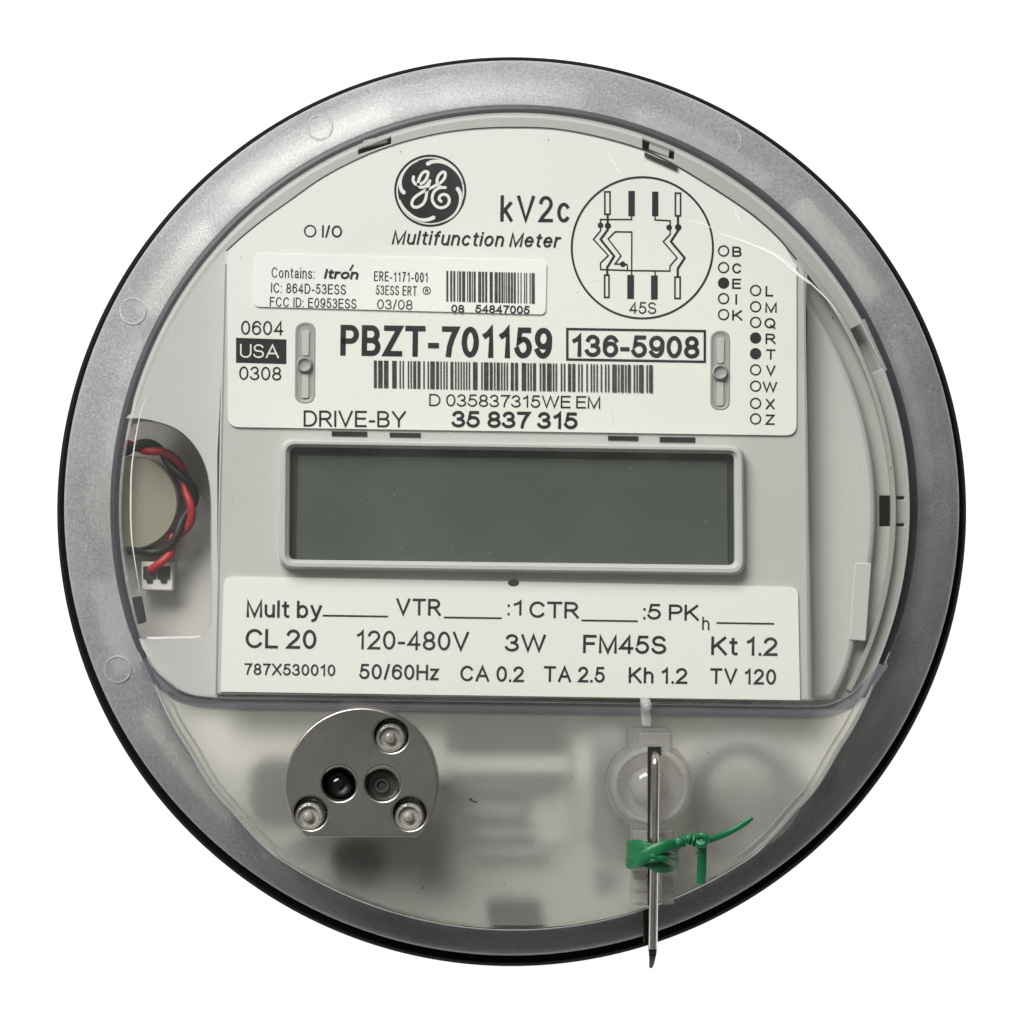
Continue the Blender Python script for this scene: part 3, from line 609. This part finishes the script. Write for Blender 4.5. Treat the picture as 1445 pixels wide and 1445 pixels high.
P = Print(zl(1129)+.0001); P.stroke(smooth_path([(662.5, 1127.5), (666, 1129.5), (669, 1131.5), (673.5, 1131)], 4), 1.6); P.poly(circ(664.3, 1128, 1.9, 10)); P.build('dirt_fleck', 'dirt', lc)
for x, y, r in ((983, 1204, 1.2), (597, 1253, 1.2), (872, 1122, .9), (806, 1098, .8), (1000, 1062, .8), (712, 1246, .8)):
    P = Print(zl(y)+.0001); P.poly(circ(x, y, r, 8)); P.build('dirt_fleck', 'dirt', lc)
for x, y, r in ((1175, 449, 1.7), (1257, 661, 1.4), (774, 197, 1.2), (565, 214, 1.2), (340, 364, .9), (328, 702, .8), (1214, 659, .8), (815, 413, .8)):
    P = Print(ZW+.0003); P.stroke([(x-.3, y-r), (x+.4, y+r)], r); P.build('dirt_fleck', 'dirt', meter)

# ================================================================ seal housing
ZH = ZLF-.001
hs_out = rnd([(886, 1036), (890, 1029), (945, 1029), (949, 1036), (949, 1060)], [0, 5, 5, 3, 0]) + circ(917.8, 1109, 62, 30, 52, -56)
hs_out += [(952, 1168), (951, 1276), (934, 1278), (934, 1180), (915, 1180), (915, 1278), (892, 1277), (890, 1168)] + circ(917.8, 1109, 62, 30, 236, 128) + [(886, 1060)]
seal = shape('seal_housing', [hs_out], ZH+.0060, .0064, 'seal', meter)
seal['label'] = 'clear plastic seal housing moulded on the lower cover'
lathe('housing_rim', 917.8, 1108, [(58, ZH+.0061), (56, ZH+.0085), (50, ZH+.0092), (46, ZH+.0088), (44, ZH+.0066)], 'seal', seal, 56)
lathe('housing_dome', 915, 1109, [(27, ZH+.0061), (26, ZH+.0074), (21, ZH+.0082), (12, ZH+.0087), (3, ZH+.0088)], 'seal', seal, 48)
shape('housing_block', [rnd([(901, 1034), (946, 1034), (947, 1062), (900, 1062)], 3)], ZH+.0085, .0025, 'seal', seal, .0004)
for x0, x1 in ((893, 914), (934, 950)):
    for y0, y1, h in ((1172, 1190, .0088), (1232, 1240, .0080), (1242, 1256, .0088), (1260, 1276, .0078)):
        shape('housing_tooth', [rnd([(x0, y0), (x1, y0), (x1, y1), (x0, y1)], 2)], ZH+h, .003, 'seal', seal, .0003)
shape('pin_shade_strip', [[(914, 1054), (933, 1054), (933, 1066), (921, 1070), (920, 1278), (914, 1278)]], ZH+.0095, .0006, 'pit', seal)  # dark strip standing in for the shade beside the pin
shape('rim_shade_strip', [[(909, 1280), (918, 1280), (918, 1334), (909, 1332)]], ZF+.0078, .004, 'pit', meter)  # mostly the pin's shadow on the rim, put in as a dark strip

# ================================================================ metal pin, green tie, battery
ZPn = ZH+.0112
pin = thing('seal_pin', 'bent bright metal pin through the clear seal housing, dark leftover shadow shaped at its end', 'pin', W(921, 1338, GROUND_Z))
pp = smooth_path([W(925, 1062, ZH+.0085), W(925, 1074, ZPn-.0004), W(925, 1090, ZPn), W(924, 1150, ZPn), W(923, 1220, ZPn-.0006), W(922, 1290, ZPn-.002), W(921.3, 1338, ZPn-.003)], 8)
tube('pin_shaft', pp, 6.3*S*.93, 'steel', pin, 20)
a = [W(921, 1336, ZPn-.0034), W(921, 1344, ZPn-.006), W(920.5, 1352, ZPn-.012), W(919.5, 1360, .012), W(918.5, 1364, .004)]
tube('tip_shadow', smooth_path(a, 4), [6.0*S*(1-.6*i/16) for i in range(17)], 'black', pin, 14)  # leftover shadow at the pin's end, built as a black taper

tie = thing('seal_tie', 'knotted green plastic tie wound around the metal pin and seal housing', 'tie', W(921, 1206, GROUND_Z))
ZG = ZPn+.0012
def ribbon(name, path, half, th, parent, mat='green', n=14):
    """flat strip: path of (px,py,z), half widths in px across the image y"""
    Pp = [W(*p) for p in path]; loops = []; L_ = len(Pp)
    for i, p in enumerate(Pp):
        t = (Pp[min(i+1, L_-1)]-Pp[max(i-1, 0)]).normalized(); y = Vector((0, 1, 0)) if abs(t.y) < .8 else Vector((1, 0, 0))
        y = (y-t*y.dot(t)).normalized(); u = t.cross(y).normalized(); h = half[i]*S*.92
        loops.append([p+y*h*math.copysign(abs(math.cos(2*math.pi*k/n))**.6, math.cos(2*math.pi*k/n))+u*th*math.copysign(abs(math.sin(2*math.pi*k/n))**.6, math.sin(2*math.pi*k/n)) for k in range(n)])
    return loft(name, loops, mat, parent, True, True, True)
def sp3(pts, n=6): return [tuple(v) for v in smooth_path(pts, n)]
b1 = sp3([(889, 1204, ZH+.001), (887.5, 1204, ZH+.006), (893, 1204, ZH+.0098), (906, 1205, ZG-.0006), (922, 1209, ZG), (938, 1213, ZG-.0006), (950, 1214, ZH+.0098), (954, 1214, ZH+.006), (952, 1213, ZH+.001)])
n = len(b1); ribbon('wound_strap', b1, [18.5+1.2*math.sin(i*.5) for i in range(n)], .00045, tie)
b2 = sp3([(888, 1216, ZH+.004), (892, 1217, ZH+.0096), (905, 1211, ZG+.0002), (922, 1201, ZG+.0010), (938, 1194, ZG+.0008), (952, 1191, ZG-.0002), (962, 1188, ZG-.0002)])
n = len(b2); ribbon('wound_strap', b2, [10-4*abs(i/(n-1)-.25) for i in range(n)], .0007, tie)
b3 = sp3([(905, 1212, ZG+.0004), (922, 1210, ZG+.0010), (938, 1212, ZG+.0006), (953, 1218, ZH+.0095)])
n = len(b3); ribbon('wound_strap', b3, [3+3*i/n for i in range(n)], .0005, tie)
for k_, (ya, yb_, yc) in enumerate(((1194, 1199, 1203), (1220, 1214, 1207), (1199, 1208, 1221))):
    b4 = sp3([(888, ya, ZH+.0075), (897, ya, ZH+.0100), (910, (ya+yb_)/2, ZG+.0003), (922, yb_, ZG+.0010+.0002*k_), (937, (yb_+yc)/2, ZG+.0004), (951, yc, ZH+.0098), (954, yc, ZH+.0070)])
    ribbon('wound_strap', b4, [2.6+.8*math.sin(i*.7+k_) for i in range(len(b4))], .00035, tie)
tw = smooth_path([W(955, 1192, ZG), W(963, 1188, ZG), W(969, 1183, ZG+.0002), W(975, 1184, ZG), W(982, 1187, ZG-.0003), W(990, 1187, ZG)], 8)
n = len(tw); tube('twisted_neck', tw, [S*(6.2+1.6*math.sin(i*1.05)) for i in range(n)], 'green', tie, 12)
kn = smooth_path([W(983, 1184, ZG-.0004), W(988, 1178.5, ZG+.0008), W(995, 1181, ZG+.0010), W(996, 1188, ZG+.0008), W(990, 1192, ZG+.0010), W(984, 1189, ZG+.0006)], 6)
tube('knot', kn, 4.6*S, 'green', tie, 12); lathe('knot_core', 990, 1186, [(5, ZG-.0006), (6, ZG+.0004), (4, ZG+.0011), (1, ZG+.0013)], 'green', tie, 16)
t1_ = smooth_path([W(989, 1187, ZG), W(1003, 1184, ZG), W(1020, 1178, ZG-.001), W(1040, 1168, ZG-.0015), W(1062, 1154, ZG-.001)], 6)
n = len(t1_); tube('tail', t1_, [S*(5.4-1.6*i/n) if i < n-2 else S*2.8 for i in range(n)], 'green', tie, 12, .7)
t2 = sp3([(990, 1188, ZG), (991, 1200, ZG-.0005), (990.5, 1220, ZG-.0015), (989, 1246, ZG-.002)])
ribbon('tail', t2, [6.6]*len(t2), .0006, tie)

bat = thing('battery', 'round greenish battery cell with twisted red and black leads in the side recess', 'battery', W(192, 710, .0080))
ZB = .0142
lathe('cell', 192, 710, [(66, .0082), (66.5, ZB-.001), (65.5, ZB-.0003), (63.5, ZB), (20, ZB), (1, ZB)], 'cell', bat, 72)
base = smooth_path([(168, 634), (184, 631), (204, 630), (228, 637), (248, 657), (263, 681), (271, 706), (265, 731), (251, 754), (229, 771), (205, 781), (180, 782)], 10)
n = len(base)
def strand(ph, upto, tail, r=5.6):
    o = []
    for i in range(int(n*upto)):
        t = (base[min(i+1, n-1)]-base[max(0, i-1)]).normalized(); nr = Vector((-t.y, t.x)); a = 2*math.pi*i/n*3.3+ph
        q = base[i]+nr*5.6*math.cos(a); o.append(W(q.x, q.y, ZB-.0004+.0008*math.sin(a)))
    if tail:
        o = o + [Vector(v) for v in smooth_path([o[-1]]+[W(*p) for p in tail], 8)[1:]]
    return o
pth = strand(2.2, .76, [(243, 776, ZB-.001), (232, 790, ZB), (218, 800, ZB-.0006), (209, 807, ZB-.003)]); tube('lead', pth, 5.7*S, 'red', bat, 12)['label'] = 'red battery lead'
pth = strand(2.2+math.pi, 1.0, None); tube('lead', pth, 5.7*S, 'blk', bat, 12)['label'] = 'black battery lead'
plug = shape('connector', [rnd([(199, 792), (244, 793), (244, 834), (200, 833)], 3)], .0125, .0045, 'plug', bat, .0003)
for x in (211, 231):
    shape('socket', [rnd([(x-9, 799), (x+9, 799), (x+9, 817), (x+5, 817), (x+4, 823), (x-4, 823), (x-5, 817), (x-9, 817)], 1)], .0127, .0004, 'dgreen', plug)
shape('board_edge', [boardhole], .0272, .0012, 'dgreen', meter)
